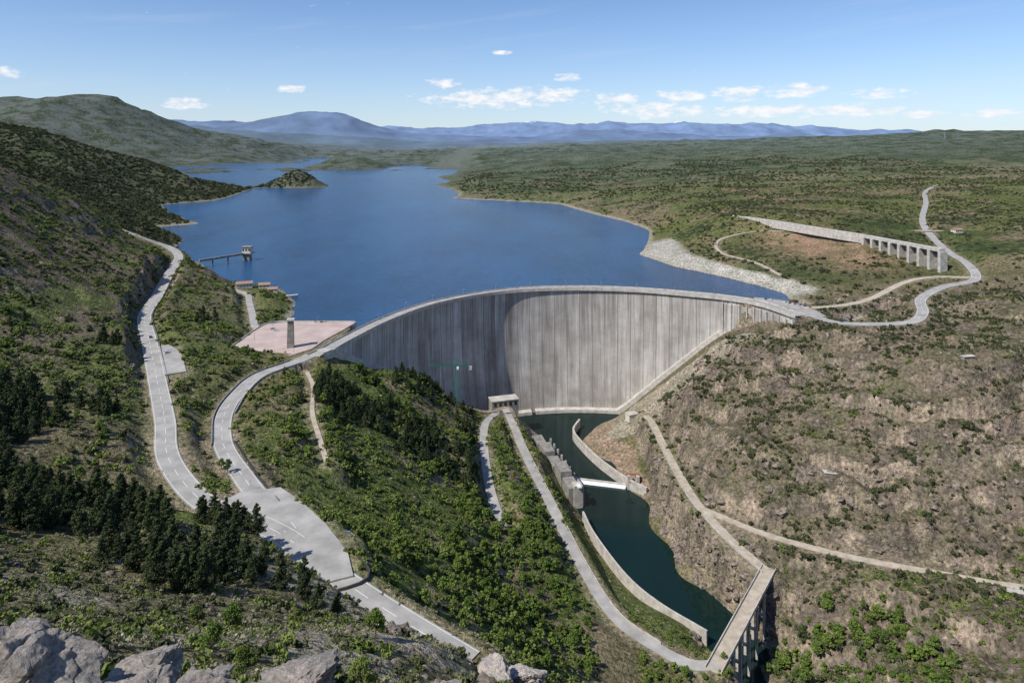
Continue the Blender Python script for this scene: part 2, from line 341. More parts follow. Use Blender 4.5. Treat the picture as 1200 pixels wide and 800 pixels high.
fg=(1-sst(190,230,Y))*(X<60); col=L(col,(.16,.145,.085),fg*.8); col=L(col,(.32,.285,.235),fg*sst(.1,.35,n2)*.7)
gb=sst(20,34,X)*(1-sst(90,110,X))*(Y<480)*(Y>340)*(Z<-98)*(Z>-122); col=L(col,(.15,.18,.065),gb*.9)
hz=1-np.exp(-np.clip(Y-1200,0,None)/9500); col=L(col,(.16,.215,.29),hz)  # bluish distance haze painted into the ground colour, stronger with Y
spot=np.clip(plat*.85+lh+.35*rs+.3*ls+.3*fr,0,1)*(1-eb)*(1-sh)*(1-red)*(1-sst(6000,10000,Y))*sst(1,5,roadd)*(1-rk_)
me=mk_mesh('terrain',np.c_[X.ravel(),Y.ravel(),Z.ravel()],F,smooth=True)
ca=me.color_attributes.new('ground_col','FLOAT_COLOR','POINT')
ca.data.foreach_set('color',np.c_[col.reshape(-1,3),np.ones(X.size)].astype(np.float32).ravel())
sa=me.attributes.new('spot','FLOAT','POINT'); sa.data.foreach_set('value',spot.ravel().astype(np.float32))
mt,nt,b=new_mat('hillside_ground')
a=N(nt,'ShaderNodeAttribute'); a.attribute_name='ground_col'; sp=N(nt,'ShaderNodeAttribute'); sp.attribute_name='spot'
p=posn(nt)
f1=noise(nt,p,.4,5,.75); f2=noise(nt,p,.06,2,.6)
c=mixc(nt,1,a.outputs['Color'],ramp(nt,f1,[(.34,(.33,.34,.33)),(.5,(.95,.95,.95)),(.66,(1.8,1.75,1.7))]),'MULTIPLY')
c=mixc(nt,1,c,ramp(nt,f2,[(.3,(.78,.83,.73)),(.7,(1.22,1.17,1.17))]),'MULTIPLY')
v=N(nt,'ShaderNodeTexVoronoi'); v.inputs['Scale'].default_value=.13; nt.links.new(posn(nt,(1,1,.3)),v.inputs['Vector'])
thr=math_(nt,'MULTIPLY',sp.outputs['Fac'],math_(nt,'ADD',math_(nt,'MULTIPLY',noise(nt,p,.012,2),1.5),-.22))
sf=math_(nt,'MULTIPLY',math_(nt,'SUBTRACT',thr,v.outputs['Distance']),7,clamp=True)
c=mixc(nt,sf,c,(.045,.06,.032))
nt.links.new(c,b.inputs['Base Color']); b.inputs['Roughness'].default_value=1; b.inputs['Specular IOR Level'].default_value=0
bump(nt,b,noise(nt,p,.5,3,.7),1,2.2)
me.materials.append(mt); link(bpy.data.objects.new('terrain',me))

def ribbon(name,S_,hw,mat,lift=.1,off=0,parent=None,dash=None,skirt=.8):
    S_=np.asarray(S_); T=np.gradient(S_[:,:2],axis=0); T/=np.linalg.norm(T,axis=1)[:,None]; Nn=np.c_[-T[:,1],T[:,0]]
    V=[];Fq=[]
    cols=[(-hw,-skirt),(-hw,0),(hw,0),(hw,-skirt)] if skirt else [(-hw,0),(hw,0)]
    for q,nn in zip(S_,Nn):
        lf=lift+ (0 if q[1]<900 else min(1.2,(q[1]-900)*.003))
        for o,dz in cols: V.append((q[0]+nn[0]*(o+off),q[1]+nn[1]*(o+off),q[2]+lf+dz))
    k=len(cols)
    for i in range(len(S_)-1):
        if dash and (i//dash)%2: continue
        for c_ in range(k-1): Fq.append((i*k+c_,i*k+c_+1,(i+1)*k+c_+1,(i+1)*k+c_)[::-1])
    return mk_obj(name,V,Fq,[mat],parent=parent)
for k,(nm,r) in enumerate(ROADS.items()):
    o=ribbon(nm,r['s'],r['hw'],r['mat'],lift=.1+.012*k)
    if r['mark']:
        S_=np.array(r['s']); S_=S_[(S_[:,1]<1000)]
        ribbon('centre_line',S_,.1,M_white,lift=.135+.012*k,dash=2,parent=o,skirt=0)
        ribbon('edge_line',S_,.09,M_white,lift=.135+.012*k,off=r['hw']-.6,parent=o,skirt=0)
        ribbon('edge_line',S_,.09,M_white,lift=.135+.012*k,off=-r['hw']+.6,parent=o,skirt=0)
def poly(name,pts,z,mat,thick=1.0,parent=None):
    V=[(x,y,z) for x,y in pts]+[(x,y,z-thick) for x,y in pts]; n=len(pts)
    me=bpy.data.meshes.new(name); me.from_pydata(V,[],[list(range(n))]+[[i,i+n,(i+1)%n+n,(i+1)%n] for i in range(n)]); me.materials.append(mat)
    return link(bpy.data.objects.new(name,me),parent)
poly('junction_asphalt',JP,10.06,M_road,1.6)
poly('dam_plaza',[(-212,515),(-208,578),(-180,584),(-133,584),(-138,560),(-146,530),(-149,508),(-160,492),(-180,495)],.34,M_plaza,3.5)
def wallalong(name,P,h,th,mat,zbase=0,off=0,step=3,depth=.5,parent=None):
    S_=spline(P,step); T=np.gradient(S_[:,:2],axis=0);T/=np.linalg.norm(T,axis=1)[:,None];Nn=np.c_[-T[:,1],T[:,0]]
    V=[];Fq=[]
    for q,nn in zip(S_,Nn):
        for o,dz in ((-th/2,-depth),(-th/2,h),(th/2,h),(th/2,-depth)): V.append((q[0]+nn[0]*(o+off),q[1]+nn[1]*(o+off),q[2]+zbase+dz))
    for i in range(len(S_)-1):
        for c_ in range(3): Fq.append((i*4+c_,(i+1)*4+c_,(i+1)*4+c_+1,i*4+c_+1))
    Fq.append((0,1,2,3)); e=(len(S_)-1)*4; Fq.append((e+3,e+2,e+1,e))
    return mk_obj(name,V,Fq,[mat],parent=parent)
wallalong('plaza_parapet',[(-211,514,.2),(-207,577,.2),(-180,583,.2),(-134,583,.2)],1.1,.5,M_conc,depth=12)
acc=[tuple(q) for q in ROADS['dam_access_road']['p'][1:6]]
wallalong('road_parapet',acc,1.1,.5,M_concd,off=-5.3,depth=4)
wallalong('road_parapet',acc[:4],1.0,.4,M_conc,off=5.3,depth=2)
wallalong('guard_rail',[tuple(q) for q in ROADS['dam_access_road']['p'][5:8]],.9,.25,M_rail,off=5.2)
wallalong('guard_rail',[(-57,243,9.6),(-48,230,9.5),(-50,224,9.4),(-58,220,9.2)],1.0,.5,M_rail)
wallalong('guard_rail',[tuple(q) for q in ROADS['mountain_road']['p'][5:10]],.8,.2,M_steel,off=5.6)
# ------------------------------------------------------------ dam
T=np.gradient(crest[:,:2],axis=0);T/=np.linalg.norm(T,axis=1)[:,None]; Nd=np.c_[T[:,1],-T[:,0]]
arc=np.r_[0,np.cumsum(np.linalg.norm(np.diff(crest[:,:2],axis=0),axis=1))]; Ltot=arc[-1]
endf=np.clip(np.minimum(arc,Ltot-arc)/110,0,1)
def dn_off(z,ef):
    d=-z; return 4.2+ef*(-2.0*np.sin(min(1,d/70)*math.pi/2)+ 13*(d/135)**1.6)
def up_off(z,ef):
    d=-z; return -4.2-ef*(10*math.sin(min(1,d/110)*math.pi/2))
dam=empty('arch_dam',(0,0,0))
zs=[-1.6]+list(np.linspace(-4,-136,34)); V=[];UV=[]
prof=[('d',z) for z in zs]+[('u',z) for z in zs[::-1]]
for i in range(len(crest)):
    for k_,z in prof:
        o=dn_off(z,endf[i]) if k_=='d' else up_off(z,endf[i])
        V.append((crest[i,0]+Nd[i,0]*o,crest[i,1]+Nd[i,1]*o,z)); UV.append((arc[i],z))
k=len(prof);Fq=[(i*k+c_,(i+1)*k+c_,(i+1)*k+(c_+1)%k,i*k+(c_+1)%k) for i in range(len(crest)-1) for c_ in range(k)]
md,nt,b=new_mat('dam_concrete')
uvn=N(nt,'ShaderNodeUVMap'); uvn.uv_map='UVMap'
def mp(sc_):
    m=N(nt,'ShaderNodeMapping'); m.inputs['Scale'].default_value=sc_; nt.links.new(uvn.outputs[0],m.inputs[0]); return m.outputs[0]
sx=N(nt,'ShaderNodeSeparateXYZ'); nt.links.new(uvn.outputs[0],sx.inputs[0])
st=noise(nt,mp((.11,.009,1)),1,5,.6); st2=noise(nt,mp((.55,.016,1)),1,5,.7); blot=noise(nt,mp((.035,.045,1)),1,6,.65)
c=ramp(nt,st,[(.3,(.30,.28,.255)),(.44,(.42,.405,.38)),(.58,(.54,.525,.5)),(.75,(.62,.61,.6))])
c=mixc(nt,.9,c,ramp(nt,st2,[(.3,(.6,.58,.56)),(.5,(1,1,1)),(.7,(1.18,1.18,1.18))]),'MULTIPLY')
c=mixc(nt,.9,c,ramp(nt,blot,[(.3,(.7,.68,.66)),(.7,(1.2,1.2,1.2))]),'MULTIPLY')
pan=math_(nt,'DIVIDE',sx.outputs[0],13.5)
wn=N(nt,'ShaderNodeTexWhiteNoise',noise_dimensions='1D'); nt.links.new(math_(nt,'FLOOR',math_(nt,'ADD',pan,.5)),wn.inputs['W'])
c=mixc(nt,1,c,ramp(nt,wn.outputs[0],[(0,(.8,.79,.78)),(1,(1.12,1.12,1.12))]),'MULTIPLY')
jd=math_(nt,'ABSOLUTE',math_(nt,'SUBTRACT',math_(nt,'FRACT',pan),.5))
jt=math_(nt,'LESS_THAN',jd,.034)
c=mixc(nt,math_(nt,'MULTIPLY',jt,math_(nt,'MULTIPLY',noise(nt,mp((.3,.03,1)),1,3),1.2),clamp=True),c,(.17,.13,.105))
jl=math_(nt,'MULTIPLY',math_(nt,'SUBTRACT',.16,jd),6,clamp=True)
lch=math_(nt,'MULTIPLY',math_(nt,'MULTIPLY',jl,math_(nt,'SUBTRACT',1,jt)),math_(nt,'MULTIPLY',math_(nt,'SUBTRACT',noise(nt,mp((.07,.02,1)),1,4,.7),.5),3,clamp=True),clamp=True)
c=mixc(nt,lch,c,(.68,.67,.65))
hl=math_(nt,'LESS_THAN',math_(nt,'FRACT',math_(nt,'DIVIDE',sx.outputs[1],2.4)),.1)
c=mixc(nt,math_(nt,'MULTIPLY',hl,.1),c,(.25,.23,.21))
drip=math_(nt,'MULTIPLY',math_(nt,'MULTIPLY',math_(nt,'ADD',math_(nt,'DIVIDE',sx.outputs[1],85),1,clamp=True),math_(nt,'MULTIPLY',math_(nt,'SUBTRACT',noise(nt,mp((.14,.003,1)),1,6,.8),.49),7,clamp=True)),.85,clamp=True)
c=mixc(nt,drip,c,(.21,.155,.12))
low=math_(nt,'MULTIPLY',math_(nt,'MULTIPLY',math_(nt,'DIVIDE',math_(nt,'ADD',sx.outputs[1],62),-60,clamp=True),math_(nt,'MULTIPLY',math_(nt,'SUBTRACT',noise(nt,mp((.05,.03,1)),1,5,.7),.40),5,clamp=True)),.75)
c=mixc(nt,low,c,(.25,.215,.18))
nt.links.new(c,b.inputs['Base Color']); b.inputs['Roughness'].default_value=.9
def add_uv(me,UV):
    uv=me.uv_layers.new(name='UVMap'); li=np.zeros(len(me.loops),dtype=np.int32); me.loops.foreach_get('vertex_index',li)
    uv.data.foreach_set('uv',np.array(UV,dtype=np.float32)[li].ravel())
me=mk_mesh('dam_wall',V,Fq,[md],smooth=False); add_uv(me,UV); link(bpy.data.objects.new('dam_wall',me),dam)
def sweep(name,prof,mat,i0=0,i1=None,parent=dam,uv=False):
    i1=len(crest) if i1 is None else i1; V=[];UV=[]
    for i in range(i0,i1):
        for o,z in prof: V.append((crest[i,0]+Nd[i,0]*o,crest[i,1]+Nd[i,1]*o,z)); UV.append((arc[i],z))
    k=len(prof);m=i1-i0
    Fq=[(i*k+c_,(i+1)*k+c_,(i+1)*k+(c_+1)%k,i*k+(c_+1)%k) for i in range(m-1) for c_ in range(k)]
    me=mk_mesh(name,V,Fq,[mat]); 
    if uv: add_uv(me,UV)
    return link(bpy.data.objects.new(name,me),parent)
sweep('crest_cornice',[(6.0,-2.1),(6.0,-.2),(-5.6,-.2),(-5.6,-2.1)],M_conc)
sweep('crest_roadway',[(4.3,-.19),(4.3,.06),(-4.3,.06),(-4.3,-.19)],M_road)
sweep('downstream_parapet',[(5.9,-.19),(5.9,1.05),(5.55,1.05),(5.55,-.19)],M_conc)
sweep('upstream_parapet',[(-5.2,-.19),(-5.2,1.05),(-5.55,1.05),(-5.55,-.19)],M_conc)
sweep('crest_pavement',[(5.5,-.17),(5.5,.2),(4.35,.2),(4.35,-.17)],M_conc)
i0=int(np.argmin(np.hypot(crest[:,0]-212,crest[:,1]-678)))
sweep('thrust_block',[(9,-48),(8,-5.5),(3,-5.2),(3,-48)],md,i0,None,uv=True)
g=Geo()
for i in range(i0,len(crest),2):
    q=crest[i,:2]+Nd[i]*9.0; g.box((q[0],q[1],-22),(1.2,1.2,38),math.atan2(Nd[i,1],Nd[i,0]))
g.obj('thrust_block_ribs',[M_conc],dam)
for side in (0,1):
    rows=[]
    for i in range(len(crest)):
        if side==0 and arc[i]>Ltot*.5: continue
        if side==1 and (arc[i]<Ltot*.5 or i>i0+1): continue
        o0=dn_off(-60,endf[i]); gxy=crest[i,:2]+Nd[i]*(o0+4); zb=max(-127,H1(*gxy))
        oo=dn_off(min(-1,zb),endf[i]); rows.append([(crest[i,0]+Nd[i,0]*o,crest[i,1]+Nd[i,1]*o,z) for o,z in ((oo-2,zb+6),(oo+4.5,zb+5),(oo+6,zb-12))])
    V=[p for r_ in rows for p in r_]; Fq=[(i*3+c_,(i+1)*3+c_,(i+1)*3+c_+1,i*3+c_+1) for i in range(len(rows)-1) for c_ in range(2)]
    mk_obj('perimeter_socle',V,Fq,[M_conc],parent=dam)
def lamp_mesh():
    g=Geo(); g.cyl((0,0,0),(0,0,6),.16,.1,6); g.beam((0,0,6),(1.6,0,6.4),.12); g.box((1.7,0,6.35),(.8,.3,.16)); return mk_mesh('street_lamp',g.V,g.F,[M_steel],g.M)
lm=lamp_mesh()
for i in range(6,len(crest)-2,9):
    o=link(bpy.data.objects.new('street_lamp',lm)); q=crest[i,:2]-Nd[i]*4.9; o.location=(q[0],q[1],0); o.rotation_euler=(0,0,math.atan2(Nd[i,1],Nd[i,0]))
for x,y in ((-200,530),(-200,570),(-165,578),(-160,500)):
    o=link(bpy.data.objects.new('street_lamp',lm)); o.location=(x,y,.2)

# ------------------------------------------------------------ water
def watermat(name,base,rough,s1,dist_,st,spec=.5):
    m,nt,b=new_mat(name); p=posn(nt)
    f=noise(nt,p,s1,4,.7); f3=noise(nt,posn(nt,(1,.35,1)),.006,5,.65)
    c=ramp(nt,f3,[(.35,tuple(x*.7 for x in base)),(.65,tuple(x*1.3 for x in base))])
    nt.links.new(c,b.inputs['Base Color']); b.inputs['Roughness'].default_value=rough; b.inputs['IOR'].default_value=1.33; b.inputs['Specular IOR Level'].default_value=spec
    bump(nt,b,f,st,dist_); return m
M_lake=watermat('lake_water',(.014,.068,.165),.14,.16,2.4,1.0,.45)
M_river=watermat('river_water',(.007,.022,.02),.06,.25,.12,.25,.25)
up=[(crest[i,0]-Nd[i,0]*2,crest[i,1]-Nd[i,1]*2) for i in range(len(crest))]
lp=[p_ for p_ in up if p_[1]>510 or p_[0]>0]
pts=[(-9000,lp[0][1])]+lp+[(300,600),(300,640),(9000,640),(9000,14000),(-9000,14000)]
me=bpy.data.meshes.new('reservoir_water'); me.from_pydata([(x,y,-6) for x,y in pts],[],[list(range(len(pts)))[::-1]]); me.materials.append(M_lake)
link(bpy.data.objects.new('reservoir_water',me))
dd=[(crest[i,0]+Nd[i,0]*3,crest[i,1]+Nd[i,1]*3) for i in range(len(crest)) if crest[i,1]>640]
pts=dd+[(200,560),(200,180),(100,180),(0,560)]
me=bpy.data.meshes.new('river_water'); me.from_pydata([(x,y,-125) for x,y in pts],[],[list(range(len(pts)))[::-1]]); me.materials.append(M_river)
link(bpy.data.objects.new('river_water',me))

# ------------------------------------------------------------ river works
wallalong('river_wall',[(66,668,-117),(58,645,-117),(62,622,-117),(74,588,-117),(88,560,-117),(97,546,-117),(106,536,-117)],0,1.8,M_conc,depth=12)
wallalong('river_wall',[(52,500,-116),(57,472,-116),(71,428,-116),(86,402,-116),(108,378,-116)],0,1.2,M_conc,depth=12)
wallalong('riverside_parapet',[tuple(q) for q in ROADS['riverside_road']['p'][1:7]],.8,.35,M_conc,off=3.6,depth=2)
wallalong('gorge_parapet',[tuple(q) for q in ROADS['gorge_road']['p'][1:8]],.9,.4,M_conc,off=-3.3,depth=4)
ow=empty('outlet_works')
g=Geo(); ang=math.atan2(575-520,33-45)
for k_,(x,y,h) in enumerate([(24,602,-108),(30,585,-107),(36,566,-110),(41,548,-106),(46,530,-110)]):
    g.box((x,y,(h-130)/2),(18,9-.02*k_,h+130),ang)
for k_ in range(9):
    t_=k_/8; x=30+20*t_; y=606-84*t_; g.box((x+5*.9,y+2,-119),(1.2,1.5,18),ang,1)
g.box((50,524,-117),(7,7,18),ang,1)
g.box((51.0,519.0,-107.4),(5,3,1.0),ang,2)
g.obj('retaining_blocks',[M_concd,M_conc,M_white],ow)
vh=empty('valve_house')
g=Geo(); g.box((-8,652,-98),(26,12,14),.3); g.box((-8,652,-90.6),(27,13,.8),.3,1); g.obj('walls',[M_concd,M_conc],vh)
g=Geo()
for k_ in range(5): g.box((-8+(-10+5*k_)*math.cos(.3)+6.1*math.sin(.3),652+(-10+5*k_)*math.sin(.3)-6.1*math.cos(.3),-94),(2.4,.3,3),.3)
g.obj('windows',[M_glass],vh)
wr=empty('weir'); g=Geo(); g.beam((52,562,-123.6),(92,552,-123.6),2.6); g.obj('sill',[M_conc],wr)
g=Geo(); g.hexa([(52,558,-126),(91,548,-126),(92,550,-126),(52,560,-126),(52,559,-124.8),(91,549.4,-124.8),(92,550.4,-122.6),(52,560.4,-122.6)]); g.obj('overflow',[M_foam],wr)
g=Geo(); g.box((94,551,-119.5),(2.4,6,11)); g.box((101,550,-119.5),(2.4,6,11)); g.beam((92,551,-113.5),(103,550,-113.5),1.3,1); g.beam((94,547,-118),(101,547,-118),.6,1); g.obj('gate_frame',[M_conc,M_orange],wr)
g=Geo(); g.box((112,640,-104),(9,7,7),.4); g.box((112,640,-100.2),(10,8,.5),.4,1); g.obj('pump_house',[M_wall,M_conc])

# bridge
br=empty('road_bridge'); A_=Vector((148.5,397,-95));B_=Vector((97,325,-95)); dv=(B_-A_); Lb=dv.length; dv.normalize(); sd=dv.cross(Vector((0,0,1)))
def bb(t0,t1,o0,o1,z0,z1,g,m=0):
    P=[A_+dv*(t*Lb)+sd*o for t,o in ((t0,o0),(t1,o0),(t1,o1),(t0,o1))]
    g.hexa([(q.x,q.y,z0) for q in P]+[(q.x,q.y,z1) for q in P],m)
g=Geo(); bb(-.04,1.04,-4.0,4.0,-95.9,-95.1,g); bb(-.03,1.03,-3,-1.6,-97.6,-95.9,g); bb(-.03,1.03,1.6,3,-97.6,-95.9,g); g.obj('deck',[M_conc],br)
g=Geo(); bb(-.04,1.04,-3.4,3.4,-95.09,-94.95,g); g.obj('roadway',[M_track],br)
g=Geo(); bb(-.04,1.04,-4.0,-3.55,-95.09,-93.9,g); bb(-.04,1.04,3.55,4.0,-95.09,-93.9,g); g.obj('parapets',[M_conc],br)
g=Geo()
for t_ in (.06,.2,.36,.52,.68,.82,.94):
    for o in (-3.0,3.0):
        q=A_+dv*(t_*Lb)+sd*o; g.box((q.x,q.y,-115),(1.9,1.5,34.5),math.atan2(dv.y,dv.x),0,.75)
    bb(t_-.012,t_+.012,-3.9,3.9,-98.9,-97.62,g); bb(t_-.008,t_+.008,-2.6,2.6,-110,-108.9,g)
g.obj('piers',[M_conc],br)
# canal viaduct
vd=empty('canal_viaduct'); P0=np.array((441,851.));P1=np.array((468,742.)); g=Geo()
dvv=(P1-P0)/np.linalg.norm(P1-P0); an=math.atan2(dvv[1],dvv[0]); LL=np.linalg.norm(P1-P0)
c_=(P0+P1)/2; g.box((c_[0],c_[1],36),(LL,8,3.2),an)
for i in range(9):
    q=P0+dvv*LL*(i/8); zb=H1(q[0],q[1])-3; g.box((q[0],q[1],(34.4+zb)/2),(3.4,9.5,34.4-zb),an,0)
c2=c_+np.array((dvv[1],-dvv[0]))*-1.5; g.box((c2[0]+2,c2[1],22),(LL,2.2,25),an,1)
g.obj('arcade',[M_conc,M_concd],vd)
wallalong('canal_embankment',[(441,851,37),(420,905,37),(385,1000,37),(350,1076,37)],1,6,M_conc,depth=10,parent=vd)
it=empty('intake_tower'); g=Geo(); g.box((-357,921,-8),(9,9,22)); g.box((-357,921,3.6),(15,13,1)); g.box((-357,921,8),(11,9,7.8),0,1); g.box((-357,921,12.4),(13,11,.9)); g.obj('tower',[M_concd,M_wall],it)
g=Geo(); g.beam((-397,866,2.8),(-361,915,3.4),2.6)
for t_ in (.3,.65): g.cyl((-397+36*t_,866+49*t_,-20),(-397+36*t_,866+49*t_,2),1,1)
g.obj('footbridge',[M_concd],it)
g=Geo()
for i in range(3): g.box((-361+4*i,916.3,8.5),(1.8,.3,2.4))
g.obj('windows',[M_glass],it)
tw=empty('lift_tower'); g=Geo(); g.box((-166,512,10),(5,5,21),.2,0,.82); g.box((-166,512,21),(5.4,5.4,1.2),.2,1); g.box((-166,512,24),(.4,.4,5),.2,1); g.obj('shaft',[M_concd,M_conc],tw)
def house(name,x,y,z,w,d,h,rot,roof=M_red):
    e=empty(name,(x,y,z)); e.rotation_euler=(0,0,rot)
    g=Geo(); g.box((0,0,h/2-1),(w,d,h+2)); g.obj('walls',[M_wall],e)
    g=Geo(); a=w/2+.6;b_=d/2+.6; r=1.9
    g.hexa([(-a,-b_,h+.02),(a,-b_,h+.02),(a,b_,h+.02),(-a,b_,h+.02),(-a,-.1,h+r),(a,-.1,h+r),(a,.1,h+r),(-a,.1,h+r)]); g.obj('roof',[roof],e)
    g=Geo(); nw=max(2,int(w/3))
    for i in range(nw):
        xx=-w/2+(i+.5)*w/nw
        for s_ in (-1,1): g.box((xx,s_*(d/2+.03),h*.55),(1.1,.1,1.3))
    g.obj('windows',[M_glass],e)
    g=Geo(); g.box((w/2+.03,0,1.05),(.1,1.1,2.1)); g.obj('door',[M_bark],e)
for x,y,w,d,h,r in ((-284,724,16,8,4.2,.4),(-264,728,11,7,3.8,.3),(-248,708,9,6,3.4,.2)):
    house('boat_house',x,y,max(-3,H1(x,y)),w,d,h,r)
g=Geo(); g.box((-232,704,-5),(22,4,1.2),.5); g.obj('jetty',[M_conc])
for x,y,w,d,h,r in ((318,476,9,3,2,.2),(208,447,7,4,1.4,-.2),(262,357,9,3,2,-.3)):
    g=Geo(); z=H1(x,y); g.box((x,y,z+h/2-.6),(w,d,h+1),r); g.box((x,y,z+h+.05),(w+.8,d+.8,.3),r,1); g.obj('concrete_hut',[M_concd,M_conc])
house('plateau_cottage',590,905,H1(590,905),12,8,4,.2)

# tower crane
cr=empty('tower_crane'); cx,cy=-49,600; z0=H1(cx,cy)-1; z1=-43
g=Geo()
for a_ in (-.9,.9):
    for b_ in (-.9,.9): g.beam((cx+a_,cy+b_,z0),(cx+a_,cy+b_,z1),.42)
zz=z0;s_=1
while zz<z1-2:
    for a_ in (-.9,.9): g.beam((cx-.9*s_,cy+a_,zz),(cx+.9*s_,cy+a_,zz+2.4),.26)
    for a_ in (-.9,.9): g.beam((cx+a_,cy-.9*s_,zz),(cx+a_,cy+.9*s_,zz+2.4),.26)
    zz+=2.4; s_=-s_
g.obj('mast',[M_green],cr)
g=Geo(); J=Vector((-.93,-.36,.16)).normalized(); W_=Vector((.36,-.93,0))*.7
mc=Vector((cx,cy,z1))
tip=mc+J*24; tail=mc-J*13; up_=Vector((0,0,1.8))
for w_ in (W_,-W_): g.beam(tail+w_,tip+w_,.36)
g.beam(tail+up_,tip+up_,.36)
for i in range(20):
    a_=tail+(tip-tail)*(i/20); b_=tail+(tip-tail)*((i+.5)/20)+up_; c3=tail+(tip-tail)*((i+1)/20); g.beam(a_,b_,.2); g.beam(b_,c3,.2)
apx=Vector((cx,cy,z1+6)); g.beam((cx,cy,z1),apx,.6); g.beam(apx,tail,.18); g.beam(apx,tip*.7+tail*.3,.18); g.obj('jib',[M_green],cr)
g=Geo(); q=tail+Vector((0,0,-1)); g.box(q,(3,2,3)); g.box((cx+1.4,cy-1.2,z1-1.2),(1.8,1.8,2.2),0,1); g.box((cx,cy,z0+.5),(5,5,2)); g.beam(tip*.6+mc*.4,tip*.6+mc*.4+Vector((0,0,-18)),.12); g.obj('counterweight_and_cab',[M_conc,M_white],cr)

py=empty('electricity_pylon',(2852,4500,H1(2852,4500)-2)); g=Geo()
for a_ in (-4,4):
    for b_ in (-4,4): g.beam((a_,b_,0),(a_*.15,b_*.15,46),.9)
for h_ in (28,34,40): g.beam((-9,0,h_),(9,0,h_),.9)
for i in range(5): g.beam((-4+.7*i,-4+.7*i,i*8),(4-.7*i-.7,-4+.7*i,i*8+8),.6)
g.obj('lattice',[M_steel],py)

# ------------------------------------------------------------ cars & signs
def paint(c): 
    m,nt,b=new_mat('car_paint'); b.inputs['Base Color'].default_value=(*c,1); b.inputs['Roughness'].default_value=.3; b.inputs['Coat Weight'].default_value=.5; return m
paints=[paint(c) for c in ((.7,.7,.7),(.05,.05,.06),(.35,.03,.03),(.3,.32,.35),(.04,.09,.25))]
def car(loc,rot,pm):
    e=empty('parked_car',loc); e.rotation_euler=(0,0,rot)
    def ext(prof,w0,w1,m,name):
        n=len(prof);V=[(x,-(w0 if z<.95 else w1),z) for x,z in prof]+[(x,(w0 if z<.95 else w1),z) for x,z in prof]
        me=bpy.data.meshes.new(name); me.from_pydata(V,[],[list(range(n)),list(range(2*n-1,n-1,-1))]+[[i,i+n,(i+1)%n+n,(i+1)%n] for i in range(n)]); me.materials.append(m); link(bpy.data.objects.new(name,me),e)
    ext([(-2.1,.3),(2.1,.3),(2.18,.6),(2.05,.82),(1.1,.94),(-1.9,.94),(-2.15,.75)],.86,.84,pm,'body')
    ext([(1.05,.951),(.35,1.4),(-1.2,1.42),(-1.85,.951)],.78,.66,M_glass,'windows')
    ext([(.32,1.405),(.25,1.46),(-1.15,1.48),(-1.25,1.425)],.67,.64,pm,'roof')
    g=Geo()
    for x in (-1.3,1.35):
        for y in (-.88,.68): g.cyl((x,y,.32),(x,y+.2,.32),.32,.32,12)
    g.obj('wheels',[M_tyre],e)
cp=[(262,655),(265,651),(268,647),(271,643),(274,639),(252,664),(248,667),(276,632)]
for k_,(x,y) in enumerate(cp): car((x,y,.28),.9+.1*(k_%3),paints[k_%5])
car((-259,489,14.15),R(120),paints[1]); car((-230,455,13.6),R(62),paints[0]); car((-196,560,.35),.2,paints[3]); car((-192,556,.35),.25,paints[0]); car((-266,690,.4),.7,paints[2])
def sign(x,y,z,kind):
    e=empty('traffic_sign',(x,y,z)); g=Geo(); g.cyl((0,0,0),(0,0,2.6),.06,.06); g.obj('post',[M_steel],e)
    g=Geo()
    if kind: g.box((0,-.08,2.5),(1.6,.05,.9))
    else: g.cyl((0,-.07,2.5),(0,-.12,2.5),.45,.45,14)
    g.obj('plate',[M_blue if kind else M_sred],e)
    g=Geo()
    if kind: g.box((0,-.115,2.5),(1.3,.02,.12))
    else: g.cyl((0,-.125,2.5),(0,-.14,2.5),.3,.3,14)
    g.obj('symbol',[M_white],e)
for x,y,z,k_ in ((-64,222,9.3,1),(-110,287,9.9,0),(-150,293,10.9,0),(-60,250,9.6,1)): sign(x,y,z,k_)

# ------------------------------------------------------------ vegetation prototypes
def leaves(rg,cen,rad,per,size,flat=.8):
    cen=np.asarray(cen,float); k=len(cen); n=k*per
    c=np.repeat(cen,per,0); r=np.repeat(np.asarray(rad,float),per)
    d=rg.normal(size=(n,3)); d/=np.linalg.norm(d,axis=1)[:,None]; rr=r*rg.uniform(.35,1.05,n)**.6
    pz=d*rr[:,None]; pz[:,2]*=flat; P=c+pz
    nrm=d+rg.normal(size=(n,3))*.7; nrm/=np.linalg.norm(nrm,axis=1)[:,None]
    u=np.cross(nrm,rg.normal(size=(n,3))); u/=np.linalg.norm(u,axis=1)[:,None]; v=np.cross(nrm,u)
    s=size*rg.uniform(.6,1.3,n)[:,None]; u=u*s; v=v*s*.7
    V=np.stack([P-u-v*.3,P+v,P+u+v*.2,P-v],1).reshape(-1,3)
    tint=np.clip(np.repeat(rg.uniform(0,.7,k),per)+rg.uniform(0,.3,n),0,1)
    return V,np.arange(4*n).reshape(-1,4),np.repeat(tint,4)
def proto(name,g,lv,mats):
    V,F_,t=lv; nb=len(g.V)
    VV=np.vstack([np.array(g.V).reshape(-1,3),V]); FF=np.vstack([np.array(g.F,dtype=int).reshape(-1,4),F_+nb]) 
    mi=np.r_[np.zeros(len(g.F)),np.ones(len(F_))]
    me=mk_mesh(name,VV,FF,mats,mi)
    a=me.attributes.new('tint','FLOAT','POINT'); a.data.foreach_set('value',np.r_[np.full(nb,.5),t].astype(np.float32)); return me
